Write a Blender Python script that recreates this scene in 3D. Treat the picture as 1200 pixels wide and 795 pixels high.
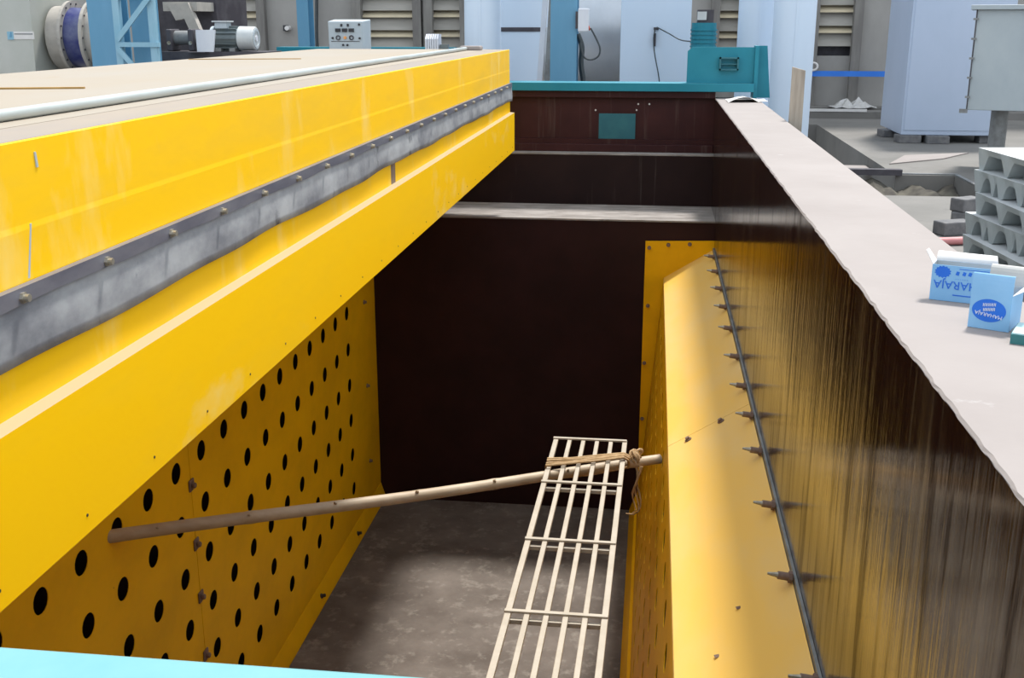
import bpy, bmesh, math, random
from mathutils import Vector, Matrix
random.seed(7)
for o in list(bpy.data.objects): bpy.data.objects.remove(o)
SC = bpy.context.scene
COL = SC.collection
# ------------------------------------------------------------------ camera, sky, sun, exposure
FPX = 1300.0
CAM = Vector((0, 0, 1.5))
PITCH = math.atan(371.5/FPX); YAW = math.atan(170/FPX*math.cos(PITCH))
FW = Vector((-math.sin(YAW)*math.cos(PITCH), math.cos(YAW)*math.cos(PITCH), -math.sin(PITCH)))
RT = Vector((math.cos(YAW), math.sin(YAW), 0)); UP = RT.cross(FW)
cd = bpy.data.cameras.new('camera'); cam = bpy.data.objects.new('camera', cd); COL.objects.link(cam)
cd.sensor_width = 36; cd.lens = 36*FPX/1200; cd.clip_start = 0.05; cd.clip_end = 200
cam.matrix_world = Matrix(((RT.x, UP.x, -FW.x, CAM.x), (RT.y, UP.y, -FW.y, CAM.y), (RT.z, UP.z, -FW.z, CAM.z), (0, 0, 0, 1)))
SC.camera = cam
w = bpy.data.worlds.new('sky'); SC.world = w; w.use_nodes = True
bg = w.node_tree.nodes['Background']; bg.inputs[0].default_value = (0.87, 0.95, 1.04, 1); bg.inputs[1].default_value = 0.85
sl = bpy.data.lights.new('sun', 'SUN'); sl.energy = 3.0; sl.angle = math.radians(7.5); sl.color = (1, 0.97, 0.92)
sun = bpy.data.objects.new('sun', sl); COL.objects.link(sun)
sun.rotation_euler = Vector((-0.19, -0.46, -1)).to_track_quat('-Z', 'Y').to_euler()
sun.location = (3, 6, 12)
vs = SC.view_settings
vs.view_transform = 'Standard'; vs.look = 'None'; vs.gamma = 1; vs.use_curve_mapping = False; vs.exposure = 0.8

def at(x, y, Y):
    """point on the plane at distance Y that the photograph shows at pixel x, y"""
    d = FW + RT*((x-600)/FPX) + UP*((397.5-y)/FPX)
    return CAM + d*(Y/d.y)

# ------------------------------------------------------------------ materials
def mat(name, base, rough=0.5, metal=0.0, var=None, vs=(3, 3, 3), vr=(0.4, 0.65), spot=None, ss=(9, 9, 9), sr=(0.62, 0.7),
        bump=0.0, bs=(30, 30, 30), rvar=0.0, top=None, tr=(0.35, 0.7), spec=0.5, coat=0.0, detail=6, svar=None):
    m = bpy.data.materials.new(name); m.use_nodes = True
    nt = m.node_tree; b = nt.nodes['Principled BSDF']; L = nt.links.new
    b.inputs['Roughness'].default_value = rough; b.inputs['Metallic'].default_value = metal
    b.inputs['Specular IOR Level'].default_value = spec; b.inputs['Coat Weight'].default_value = coat
    tc = nt.nodes.new('ShaderNodeTexCoord')
    def noise(sc, rg, dt=detail):
        mp = nt.nodes.new('ShaderNodeMapping'); mp.inputs['Scale'].default_value = sc; L(tc.outputs['Object'], mp.inputs[0])
        n = nt.nodes.new('ShaderNodeTexNoise'); n.inputs['Scale'].default_value = 1; n.inputs['Detail'].default_value = dt; L(mp.outputs[0], n.inputs[0])
        n.inputs['Roughness'].default_value = 0.62
        r = nt.nodes.new('ShaderNodeMapRange'); r.inputs[1].default_value = rg[0]; r.inputs[2].default_value = rg[1]; L(n.outputs[0], r.inputs[0])
        return r.outputs[0]
    col = None
    def mix(fac, c2):
        nonlocal col
        x = nt.nodes.new('ShaderNodeMix'); x.data_type = 'RGBA'; L(fac, x.inputs[0])
        if col is None: x.inputs[6].default_value = (*base, 1)
        else: L(col, x.inputs[6])
        x.inputs[7].default_value = (*c2, 1); col = x.outputs[2]
    v = None
    if var: v = noise(vs, vr); mix(v, var)
    if spot: s = noise(ss, sr); mix(s, spot)
    if top:     # settled dust on upward faces
        g = nt.nodes.new('ShaderNodeNewGeometry'); sx = nt.nodes.new('ShaderNodeSeparateXYZ'); L(g.outputs['True Normal'], sx.inputs[0])
        a = nt.nodes.new('ShaderNodeMapRange'); a.inputs[1].default_value = 0.6; a.inputs[2].default_value = 0.9; L(sx.outputs[2], a.inputs[0])
        n = noise((1.2, 1.2, 1.2), tr)
        mu = nt.nodes.new('ShaderNodeMath'); mu.operation = 'MULTIPLY'; L(a.outputs[0], mu.inputs[0]); L(n, mu.inputs[1]); mix(mu.outputs[0], top)
    if col is None: b.inputs['Base Color'].default_value = (*base, 1)
    else: L(col, b.inputs['Base Color'])
    if rvar and v is not None:
        r = nt.nodes.new('ShaderNodeMapRange'); r.inputs[3].default_value = rough; r.inputs[4].default_value = rough+rvar; L(v, r.inputs[0]); L(r.outputs[0], b.inputs['Roughness'])
    if svar:   # gloss broken up by streaks: svar = (scale, range, low, high)
        r = nt.nodes.new('ShaderNodeMapRange'); r.inputs[3].default_value = svar[2]; r.inputs[4].default_value = svar[3]; L(noise(svar[0], svar[1]), r.inputs[0]); L(r.outputs[0], b.inputs['Specular IOR Level'])
    if bump:
        bp = nt.nodes.new('ShaderNodeBump'); bp.inputs['Strength'].default_value = bump; bp.inputs['Distance'].default_value = 0.01
        L(noise(bs, (0, 1)), bp.inputs['Height']); L(bp.outputs[0], b.inputs['Normal'])
    return m
YEL = (0.98, 0.56, 0.001)
M = {}
M['yellow'] = mat('yellow_paint', YEL, 0.5, var=(0.88, 0.52, 0.02), vs=(5, .9, 5), vr=(.45, .75), spot=(0.90, 0.68, 0.24), ss=(9, 3.0, 1.3), sr=(.55, .85), bump=.05, bs=(2, 2, 2), spec=.2)
M['yellow_top'] = mat('dusty_yellow_top', (0.295, 0.248, 0.19), 0.8, var=(0.295, 0.262, 0.22), vs=(1.2, .5, 1), vr=(.35, .65), spot=(.29, .22, .14), ss=(6, 2, 6), sr=(.64, .8))
M['yellow_edge'] = mat('dusty_edge', (0.25, 0.215, 0.185), 0.85, var=(0.29, 0.24, 0.185), vs=(3, 1, 3), spot=(.22, .17, .13), ss=(22, 22, 22), sr=(.72, .75))
M['yellow_slope'] = mat('chute_yellow', (0.78, 0.47, 0.085), 0.55, var=(0.72, 0.49, 0.18), vs=(2, .8, 2), vr=(.4, .7), spot=(.35, .24, .07), ss=(14, 14, 14), sr=(.76, .80))
M['yellow_perf'] = mat('pit_yellow', (0.92, 0.49, 0.001), 0.55, var=(0.74, 0.39, 0.003), vs=(2, 1.4, 2), vr=(.4, .75), spot=(.28, .13, .02), ss=(10, 10, 10), sr=(.75, .80), spec=.2)
M['yellow_lip'] = mat('yellow_lip', YEL, 0.5, var=(0.93, 0.56, 0.01), vs=(5, .7, 3), vr=(.5, .75), spot=(0.90, 0.68, 0.22), ss=(9, 1.6, 3), sr=(.58, .85), top=(.42, .325, .19), tr=(.1, .4), spec=.15)
M['rubber'] = mat('grey_rubber', (0.17, 0.175, 0.195), 0.65, var=(0.40, 0.41, 0.42), vs=(5, 3, 5), vr=(.36, .66), spot=(.07, .07, .08), ss=(6, 6, 6), sr=(.62, .74))
M['clamp'] = mat('clamp_steel', (0.15, 0.15, 0.19), 0.45, .4, var=(0.24, 0.24, 0.27), vs=(9, 3, 9), vr=(.4, .7))
M['dark_slot'] = mat('brown_post', (.16, .10, .08), .6, var=(.25, .17, .13), vs=(20, 20, 3))
M['zinc'] = mat('zinc_bolt', (.42, .40, .34), .4, .7, var=(.25, .2, .13), vs=(30, 30, 30))
M['galv'] = mat('galvanised_pipe', (.52, .56, .55), .4, .35, var=(.40, .43, .41), vs=(6, 1.5, 6))
M['maroon'] = mat('maroon_paint', (.034, .009, .010), .5, var=(.050, .014, .014), vs=(2, 2, 2), spot=(.13, .10, .085), ss=(13, 13, .45), sr=(.58, .84), spec=.22)
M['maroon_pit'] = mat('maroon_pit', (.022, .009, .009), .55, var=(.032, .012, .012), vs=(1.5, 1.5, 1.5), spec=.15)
M['maroon_mid'] = mat('maroon_streaked', (.014, .006, .0065), .55, var=(.020, .009, .009), vs=(2, 2, 2), spot=(.10, .08, .07), ss=(13, 13, .45), sr=(.60, .86), spec=.18)
M['wallface'] = mat('stained_wall_paint', (.016, .006, .004), .10, var=(.038, .025, .017), vs=(3, 3, .45), vr=(.46, .75), spot=(.15, .11, .06), ss=(38, 38, 1.3), sr=(.56, .80), bump=.16, bs=(12, 20, .6), rvar=.14, svar=((5, 8, .75), (.40, .62), .03, .9))
M['coping'] = mat('dusty_coping', (.256, .226, .213), .88, var=(.295, .263, .249), vs=(1.5, 1.5, 1.5), vr=(.35, .7), spot=(.36, .34, .33), ss=(7, 7, 7), sr=(.68, .78), bump=.08)
M['ledge'] = mat('dust_ledge', (.20, .18, .165), .9, var=(.33, .30, .28), vs=(3, 8, 3), vr=(.4, .65), spot=(.06, .045, .04), ss=(4, 14, 4), sr=(.60, .75), bump=.3)
M['pitfloor'] = mat('dusty_pit_floor', (.095, .076, .062), .9, var=(.17, .143, .122), vs=(2.2, 2.2, 1), vr=(.36, .70), spot=(.27, .24, .205), ss=(9, 9, 9), sr=(.54, .82), bump=.15, bs=(16, 16, 16))
M['teal'] = mat('teal_paint', (.012, .19, .26), .45, var=(.02, .225, .30), vs=(3, 3, 3), vr=(.4, .75), top=(.08, .28, .34), spec=.3)
M['tealpatch'] = mat('teal_patch', (.012, .115, .15), .5, var=(.02, .14, .17), vs=(8, 8, 8))
M['cyan'] = mat('bright_lit_teal_paint', (.11, .30, .325), .5, var=(.14, .33, .35), vs=(5, 5, 5), spot=(.28, .40, .42), ss=(12, 12, 12), sr=(.68, .76))  # teal paint of the near beam, strong light put into its paler colour
M['blue'] = mat('blue_column', (.095, .265, .41), .5, var=(.115, .29, .44), vs=(4, 4, 1))
M['ltblue'] = mat('light_blue_frame', (.20, .39, .50), .5, var=(.25, .43, .54), vs=(9, 9, 3))
M['paleblue'] = mat('pale_blue_sheet', (.58, .69, .82), .45, var=(.62, .72, .84), vs=(1.5, 1.5, .5), vr=(.3, .75), top=(.6, .62, .66))
M['cabinet'] = mat('blue_grey_cabinet', (.40, .475, .60), .5, var=(.45, .52, .65), vs=(1.5, 1.5, 1), vr=(.3, .75))
M['greybox'] = mat('grey_zinc_box', (.34, .39, .42), .5, .1, var=(.40, .45, .47), vs=(3, 3, 2), vr=(.35, .7), top=(.62, .64, .66))
M['housing'] = mat('pale_grey_housing', (.40, .41, .37), .6, var=(.45, .455, .42), vs=(2, 2, 2))
M['beige'] = mat('beige_flange', (.40, .37, .33), .6, var=(.33, .31, .28), vs=(9, 9, 9))
M['navy'] = mat('blue_flex_duct', (.02, .028, .15), .4, var=(.10, .115, .22), vs=(4, 4, 4))
M['darksteel'] = mat('dark_steel', (.035, .03, .04), .55, var=(.07, .065, .075), vs=(5, 5, 5))
M['greysteel'] = mat('grey_steel', (.24, .25, .25), .5, .3, var=(.17, .17, .17), vs=(9, 9, 9))
M['motor'] = mat('motor_grey', (.13, .16, .17), .5, .2, var=(.17, .2, .2), vs=(9, 9, 9))
M['motorcowl'] = mat('motor_cowl', (.52, .54, .54), .45, .1, var=(.46, .49, .5), vs=(9, 9, 9))
M['white'] = mat('white_sheet', (.60, .62, .68), .5, var=(.66, .68, .72), vs=(4, 4, 4))
M['panelgrey'] = mat('panel_grey', (.40, .46, .50), .5, var=(.44, .49, .52), vs=(6, 6, 6))
M['black'] = mat('black_plastic', (.015, .015, .02), .5, var=(.025, .025, .03), vs=(9, 9, 9))
M['orange'] = mat('orange_lamp', (.75, .30, .08), .4, var=(.8, .36, .1), vs=(9, 9, 9))
M['cable'] = mat('black_cable', (.03, .04, .045), .55, var=(.05, .06, .065), vs=(9, 9, 9))
M['redcap'] = mat('red_cap', (.55, .10, .05), .5, var=(.6, .15, .08), vs=(9, 9, 9))
M['silver'] = mat('silver_sheet', (.66, .67, .69), .30, .45, var=(.58, .59, .61), vs=(2, 2, 2))
M['concrete'] = mat('floor_concrete', (.142, .136, .126), .9, var=(.195, .185, .172), vs=(1, 1, 1), vr=(.35, .7), spot=(.11, .105, .10), ss=(3.5, 3.5, 3.5), sr=(.60, .75), bump=.15)
M['wallgrey'] = mat('wall_concrete', (.27, .26, .245), .9, var=(.34, .325, .305), vs=(1.2, 1.2, .8), vr=(.35, .7), bump=.1)
M['pilaster'] = mat('grey_pilaster', (.16, .15, .14), .9, var=(.24, .23, .21), vs=(6, 6, .8))
M['slat'] = mat('concrete_louvre', (.31, .295, .265), .9, var=(.38, .36, .325), vs=(1, 1, 6))
M['cream'] = mat('skylit_louvre', (.66, .57, .40), .8, var=(.58, .50, .36), vs=(2, 2, 2))  # cream imitates sky light on the tops of the concrete blades
M['brightblue'] = mat('bright_blue_bar', (.02, .16, .62), .45, var=(.03, .19, .66), vs=(4, 4, 4))
M['plastic'] = mat('thin_plastic', (.42, .41, .39), .35, var=(.52, .51, .50), vs=(9, 9, 9))
M['bamboo'] = mat('bamboo', (.40, .305, .20), .55, var=(.53, .43, .31), vs=(1.6, 9, 9), vr=(.4, .68), spot=(.16, .10, .06), ss=(7, 7, 7), sr=(.66, .76))
M['grate'] = mat('cream_enamel', (.39, .335, .26), .5, var=(.44, .385, .31), vs=(8, 8, 8), spot=(.20, .11, .05), ss=(13, 13, 13), sr=(.74, .80))
M['rope'] = mat('jute_rope', (.42, .27, .13), .9, var=(.55, .38, .21), vs=(30, 30, 30), bump=.6, bs=(160, 160, 160))
M['wood'] = mat('grey_timber', (.42, .37, .31), .85, var=(.29, .25, .21), vs=(25, 25, 1.5), vr=(.4, .65))
M['pallet'] = mat('cast_concrete', (.36, .40, .40), .85, var=(.42, .46, .46), vs=(5, 5, 5), top=(.52, .54, .55), tr=(.1, .4))
M['block'] = mat('grey_brick', (.12, .12, .125), .9, var=(.18, .175, .175), vs=(12, 12, 12), bump=.3)
M['dirt'] = mat('trench_dirt', (.035, .03, .025), .95, var=(.10, .09, .07), vs=(5, 5, 5), bump=.6, bs=(9, 9, 9))
M['pink'] = mat('pink_pipe', (.52, .20, .20), .5, var=(.58, .28, .27), vs=(5, 5, 5))
M['carton'] = mat('blue_carton', (.20, .43, .70), .55, var=(.24, .47, .73), vs=(9, 9, 9))
M['cartonin'] = mat('carton_inside', (.42, .42, .40), .8, var=(.48, .47, .45), vs=(9, 9, 9))
M['print'] = mat('blue_print', (.008, .13, .62), .5, var=(.01, .15, .65), vs=(9, 9, 9))
M['printw'] = mat('white_print', (.62, .68, .80), .5, var=(.66, .72, .82), vs=(9, 9, 9))
M['paper'] = mat('white_paper', (.62, .60, .58), .8, var=(.68, .66, .64), vs=(9, 9, 9))
M['greenbook'] = mat('teal_card', (.02, .14, .15), .5, var=(.03, .16, .17), vs=(9, 9, 9))
M['cardtop'] = mat('pale_card', (.33, .52, .55), .6, var=(.40, .57, .6), vs=(9, 9, 9))
M['rust'] = mat('rusty_strip', (.34, .20, .06), .8, var=(.46, .28, .09), vs=(9, 9, 9))

# ------------------------------------------------------------------ mesh builder
def basis(p0, p1):
    d = (Vector(p1)-Vector(p0)).normalized()
    a = Vector((0, 0, 1)) if abs(d.z) < .95 else Vector((1, 0, 0))
    s = d.cross(a).normalized(); return d, s, s.cross(d).normalized()
class MB:
    def __init__(s): s.v = []; s.f = []; s.T = None
    def add(s, vs_, fs):
        n = len(s.v)
        s.v += [tuple((s.T @ Vector(v)) if s.T else v) for v in vs_]; s.f += [tuple(i+n for i in f) for f in fs]; return s
    def hexa(s, p):   # 8 points: bottom 4 ccw, top 4 ccw
        return s.add(p, [(3, 2, 1, 0), (4, 5, 6, 7), (0, 1, 5, 4), (1, 2, 6, 5), (2, 3, 7, 6), (3, 0, 4, 7)])
    def box(s, x0, x1, y0, y1, z0, z1):
        return s.hexa([(x0, y0, z0), (x1, y0, z0), (x1, y1, z0), (x0, y1, z0), (x0, y0, z1), (x1, y0, z1), (x1, y1, z1), (x0, y1, z1)])
    def bar(s, p0, p1, wd, h, up=None):   # rectangular bar between points
        d, a, b = basis(p0, p1)
        if up: a = d.cross(Vector(up)).normalized(); b = a.cross(d).normalized()
        p0, p1 = Vector(p0), Vector(p1); a = a*wd/2; b = b*h/2
        return s.hexa([p0-a-b, p1-a-b, p1+a-b, p0+a-b, p0-a+b, p1-a+b, p1+a+b, p0+a+b])
    def cyl(s, p0, p1, r0, r1=None, n=16, caps=True):
        r1 = r0 if r1 is None else r1; d, a, b = basis(p0, p1); V = []
        for p, r in ((Vector(p0), r0), (Vector(p1), r1)):
            for i in range(n):
                t = 2*math.pi*i/n; V.append(p+a*(r*math.cos(t))+b*(r*math.sin(t)))
        F = [(i, n+i, n+(i+1) % n, (i+1) % n) for i in range(n)]
        if caps: F += [tuple(range(n)), tuple(range(2*n-1, n-1, -1))]
        return s.add(V, F)
    def ring(s, p0, p1, ro, ri, n=28):
        d, a, b = basis(p0, p1); V = []
        for p, r in ((p0, ro), (p1, ro), (p1, ri), (p0, ri)):
            for i in range(n):
                t = 2*math.pi*i/n; V.append(Vector(p)+a*(r*math.cos(t))+b*(r*math.sin(t)))
        return s.add(V, [(k*n+i, ((k+1) % 4)*n+i, ((k+1) % 4)*n+(i+1) % n, k*n+(i+1) % n) for k in range(4) for i in range(n)])
    def tube(s, pts, r, n=8, rs=None):
        V = []; P = [Vector(p) for p in pts]; a = None
        for k, p in enumerate(P):
            d = (P[min(k+1, len(P)-1)]-P[max(k-1, 0)]).normalized()
            if a is None: _, a, b = basis((0, 0, 0), d)
            else: a = (a-d*a.dot(d)).normalized(); b = a.cross(d).normalized()
            rr = rs[k] if rs else r
            V += [p+a*(rr*math.cos(2*math.pi*i/n))+b*(rr*math.sin(2*math.pi*i/n)) for i in range(n)]
        F = [(k*n+i, (k+1)*n+i, (k+1)*n+(i+1) % n, k*n+(i+1) % n) for k in range(len(P)-1) for i in range(n)]
        F += [tuple(range(n)), tuple(range(len(V)-1, len(V)-n-1, -1))]
        return s.add(V, F)
    def prof(s, poly, a0, a1, axis='y'):   # closed polygon extruded along an axis
        n = len(poly); mk = {'y': lambda p, t: (p[0], t, p[1]), 'x': lambda p, t: (t, p[0], p[1]), 'z': lambda p, t: (p[0], p[1], t)}[axis]
        V = [mk(p, a0) for p in poly]+[mk(p, a1) for p in poly]
        return s.add(V, [(i, (i+1) % n, n+(i+1) % n, n+i) for i in range(n)]+[tuple(range(n-1, -1, -1)), tuple(range(n, 2*n))])
    def build(s, name, m, parent=None, bevel=0, smooth=False):
        me = bpy.data.meshes.new(name); me.from_pydata([tuple(v) for v in s.v], [], s.f)
        bm = bmesh.new(); bm.from_mesh(me); bmesh.ops.recalc_face_normals(bm, faces=bm.faces); bm.to_mesh(me); bm.free()
        me.materials.append(M[m])
        o = bpy.data.objects.new(name, me); COL.objects.link(o)
        if parent: o.parent = parent; o.matrix_parent_inverse = Matrix.Translation(-parent.location) if not parent.rotation_euler.z else parent_inv(parent)
        if smooth:
            for p in me.polygons: p.use_smooth = True
            me.set_sharp_from_angle(angle=math.radians(40))
        if bevel:
            b = o.modifiers.new('bevel', 'BEVEL'); b.width = bevel; b.segments = 2; b.limit_method = 'ANGLE'
        return o
def parent_inv(p): return Matrix.LocRotScale(p.location, p.rotation_euler, None).inverted()
def tag(o, label, cat, group=None):
    o['label'] = label; o['category'] = cat
    if group: o['group'] = group
    return o
def thing(name, loc, label, cat, group=None, rz=0):
    o = bpy.data.objects.new(name, None); COL.objects.link(o); o.location = loc; o.rotation_euler = (0, 0, rz); o.empty_display_size = .1
    return tag(o, label, cat, group)
def struct(o, label=None):
    o['kind'] = 'structure'
    if label: o['label'] = label
    return o
def share(src, name, parent, mtx=None):
    o = src.copy(); o.name = name; COL.objects.link(o); o.parent = parent
    if mtx is not None: o.matrix_parent_inverse = mtx
    return o
def text(s, size, M4, name, m, parent, thick=.0004):
    cu = bpy.data.curves.new(name, 'FONT'); cu.body = s; cu.size = size; cu.align_x = 'CENTER'; cu.align_y = 'CENTER'; cu.extrude = thick
    t = bpy.data.objects.new(name+'_tmp', cu); COL.objects.link(t)
    me = bpy.data.meshes.new_from_object(t.evaluated_get(bpy.context.evaluated_depsgraph_get())); bpy.data.objects.remove(t)
    me.transform(M4); me.materials.clear(); me.materials.append(M[m])
    o = bpy.data.objects.new(name, me); COL.objects.link(o)
    o.parent = parent; o.matrix_parent_inverse = parent_inv(parent); return o

# ------------------------------------------------------------------ the setting
WX, WO = 0.577, 0.965            # inner and outer face of the right pit wall
PX = -2.56                       # perforated liner plane
ZF = -3.05                       # pit floor
YL, YM, YB = 9.95, 10.78, 11.05  # lower end wall, upper end wall, beam web
TX = 2.47                        # kerb of the long trench
f = MB()
f.box(WO, 14, -3, 10.3, -.25, 0)
f.box(3.05, 14, 10.3, 11.75, -.25, 0)
f.box(TX, 14, 11.75, 17.6, -.25, 0)
f.box(-16, 14, 17.6, 20, -.25, 0)
f.box(-16, -3.2, -3, 17.6, -.25, 0)
f.box(-3.2, WO, 12.2, 17.6, -.25, 0)
struct(f.build('floor', 'concrete'), 'dusty grey concrete hall floor')
t = MB(); t.box(WO, 3.05, 10.3, 17.6, -.85, -.7)
t.box(WO, 3.05, 10.18, 10.3, -.85, -.25); t.box(3.05, 3.2, 10.3, 11.75, -.85, -.25); t.box(TX, TX+.15, 11.75, 17.6, -.85, -.25); t.box(WO, TX, 17.6, 17.75, -.85, -.25); t.box(WO, TX, 11.0, 11.02, -.85, -.8)
struct(t.build('floor_trench', 'concrete'), 'concrete bottom and sides of the floor trench')
struct(MB().box(-3.2, WO, -.5, YL+1, ZF-.15, ZF).build('floor_pit', 'pitfloor'), 'dusty brown floor of the pit')
wr = struct(MB().box(WX, WO, -.5, YB+.1, ZF, .7965).build('wall_right', 'wallface'), 'dark stained pit wall with a pale dusty top')
# the top edge is chipped: a wavering line between coping and wall
cp = MB(); n = 300; V = []
for i in range(n+1):
    y = -.5+(YB+.55)*i/n; e = random.uniform(-.002, .002)
    V += [(WX-.001+e, y, .7955), (WO+.003, y, .7955), (WO+.002, y, .802), (WX+.004+e*2, y, .802)]
cp.add(V, [(4*i+k, 4*i+(k+1) % 4, 4*i+4+(k+1) % 4, 4*i+4+k) for i in range(n) for k in range(4)]+[(0, 1, 2, 3), (4*n+3, 4*n+2, 4*n+1, 4*n)])
cp.build('coping', 'coping', wr)
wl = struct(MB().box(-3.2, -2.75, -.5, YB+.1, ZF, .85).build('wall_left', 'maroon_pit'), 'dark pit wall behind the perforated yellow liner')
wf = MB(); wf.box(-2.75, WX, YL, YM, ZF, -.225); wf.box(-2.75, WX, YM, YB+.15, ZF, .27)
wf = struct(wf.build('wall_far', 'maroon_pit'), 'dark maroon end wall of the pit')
MB().box(-2.75, WX, YL-.01, YM, -.225, -.21).build('ledge', 'ledge', wf)
MB().box(-2.75, WX, YM-.008, YB+.1, .27, .283).build('ledge', 'ledge', wf)
MB().box(-2.75, WX, YM-.004, YM, -.21, .27).build('wall_facing', 'maroon_mid', wf)
struct(MB().box(-2.75, WX, .2, .6, ZF, .45).build('wall_near', 'maroon_pit'), 'near end wall of the pit')
# hall wall with louvred openings
wins = [(258, 308, 58), (420, 490, 58), (503, 545, 58), (838, 872, 60), (954, 1005, 54)]
ops = []
for x0, x1, yb in wins: ops.append((at(x0, 20, 20).x, at(x1, 20, 20).x, at(x0, yb, 20).z))
wb = MB(); xs = -16
for a, b, zb in ops:
    wb.box(xs, a, 20, 20.3, -.3, 3.6); wb.box(a, b, 20, 20.3, -.3, zb-.16); xs = b
wb.box(xs, 14, 20, 20.3, -.3, 3.6); wb.box(-16, 14, 20, 20.3, 3.6, 7)
wb = struct(wb.build('wall_back', 'wallgrey'), 'grey concrete rear wall of the hall')
for a, b, zb in ops:
    for x in (a, b): MB().box(x-.075, x+.075, 19.86, 20.05, 0, 3.7).build('pilaster', 'pilaster', wb)
MB().box(-16, 14, 19.55, 20, 0, .12).build('plinth', 'concrete', wb)
for i, (a, b, zb) in enumerate(ops):
    wn = struct(MB().box(a, b, 20.22, 20.26, zb-.16, 3.6).build('window_%d' % (i+1), 'darksteel'), 'concrete louvred opening in the rear wall')
    z = zb; k = 0
    while z < 3.55:
        s0 = MB().add([(a, 20.0, z), (b, 20.0, z), (b, 20.12, z+.25), (a, 20.12, z+.25), (a, 20.05, z-.01), (b, 20.05, z-.01), (b, 20.17, z+.23), (a, 20.17, z+.23)],
                 [(0, 1, 2, 3), (7, 6, 5, 4), (0, 3, 7, 4), (1, 5, 6, 2), (0, 4, 5, 1), (3, 2, 6, 7)]).build('louvre_slat', 'slat', wn)
        MB().add([(a, 20.0, z+.235), (b, 20.0, z+.235), (b, 20.16, z+.335), (a, 20.16, z+.335), (a, 20.0, z+.215), (b, 20.0, z+.215), (b, 20.17, z+.31), (a, 20.17, z+.31)],
                 [(0, 1, 2, 3), (7, 6, 5, 4), (0, 3, 7, 4), (1, 5, 6, 2), (0, 4, 5, 1), (3, 2, 6, 7)]).build('lit_louvre_top', 'cream', wn)  # upper face of the blade, its sky-lit brightness painted in cream
        z += .335

# ------------------------------------------------------------------ sliding cover
CY0, CY1 = 1.2, 10.3
cov = thing('pit_cover', (-2.2, 5.75, .85), 'long yellow steel pit cover with a dusty top and grey rubber seal', 'cover')
p = [(-3.1, .852), (-1.316, .852), (-1.3165, 1.075), (-1.3178, 1.088), (-1.3185, 1.258), (-1.322, 1.2605), (-3.1, 1.2605)]
MB().prof(p, CY0, CY1).build('cover_body', 'yellow', cov)
MB().box(-3.1, -1.50, CY0, CY1, 1.2605, 1.2625).build('top_plate', 'yellow_top', cov)
MB().box(-1.50, -1.324, CY0, CY1, 1.2605, 1.2615).build('top_edge_strip', 'yellow_edge', cov)
MB().box(-2.45, -1.313, CY0, 5.52, .60, .852).build('lower_fascia', 'yellow', cov)
MB().box(-2.45, -1.313, 5.62, CY1, .60, .852).build('lower_fascia', 'yellow', cov)
MB().box(-2.40, -1.3135, 5.52, 5.62, .60, .85).build('gap_post', 'dark_slot', cov)
p = [(-2.45, .343), (-1.285, .343), (-1.272, .356), (-1.272, .70), (-1.313, .704), (-2.45, .704)]
lip = MB().prof(p, CY0, CY1).build('skirt', 'yellow_lip', cov)
for i in range(26):
    y = 1.5+.36*i
    o = MB().cyl((-1.273, y, .40), (-1.2705, y, .40), .004, n=8).build('screw_hole', 'black', lip) if i == 0 else share(o0, 'screw_hole', lip)
    if i == 0: o0 = o
    else: o.location = (0, .36*i, 0); o.matrix_parent_inverse = o0.matrix_parent_inverse
# rubber flap: flares outward towards its wavy lower edge, tucked under a steel clamp bar
fl = MB(); V = []; ny = 130
for i in range(ny+1):
    y = CY0+(CY1+.04-CY0)*i/ny
    wv = .0014*math.sin(y*11.7)+.002*math.sin(y*4.3+1)
    for k in range(7):
        q = k/6
        V.append((-1.309+.007*q+wv*q*.7+.003*math.sin(q*3.1), y, .958-(.150+.004*math.sin(y*3.1)+.003*math.sin(y*8))*q))
fl.add(V, [(i*7+k, i*7+k+1, (i+1)*7+k+1, (i+1)*7+k) for i in range(ny) for k in range(6)])
flo = fl.build('rubber_flap', 'rubber', cov, smooth=True)
sm = flo.modifiers.new('solid', 'SOLIDIFY'); sm.thickness = .006; sm.offset = 0
# clamp bar with a slightly ragged lower edge, in lengths
cl = MB()
V = []; nb = 120
for i in range(nb+1):
    y = CY0+(CY1-CY0)*i/nb; e = .004*math.sin(y*9)+random.uniform(-.002, .002)
    V += [(-1.313, y, .933+e*.6), (-1.294, y, .933+e*.6), (-1.294, y, .968), (-1.313, y, .968)]
cl.add(V, [(4*i+k, 4*i+(k+1) % 4, 4*i+4+(k+1) % 4, 4*i+4+k) for i in range(nb) for k in range(4)]+[(0, 1, 2, 3), (4*nb+3, 4*nb+2, 4*nb+1, 4*nb)])
cl.build('clamp_bar', 'clamp', cov)
by = 2.003*1.05; step = .353*1.05; k0 = -2
b0 = None
for i in range(24):
    y = by+step*(i+k0)
    if y > CY1-.05 or y < CY0: continue
    if b0 is None:
        b0 = MB().cyl((-1.294, y, .947), (-1.287, y, .947), .0125, n=6).build('bolt', 'zinc', cov); b0y = y
        n0 = MB().cyl((-1.287, y, .947), (-1.277, y, .947), .0085, n=10).build('bolt_shank', 'zinc', b0); n0.matrix_parent_inverse = b0.matrix_parent_inverse.inverted() @ Matrix.Identity(4) if False else Matrix.Identity(4)
    else:
        o = share(b0, 'bolt', cov, b0.matrix_parent_inverse); o.location = (0, y-b0y, 0)
        share(n0, 'bolt_shank', o, n0.matrix_parent_inverse)
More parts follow.
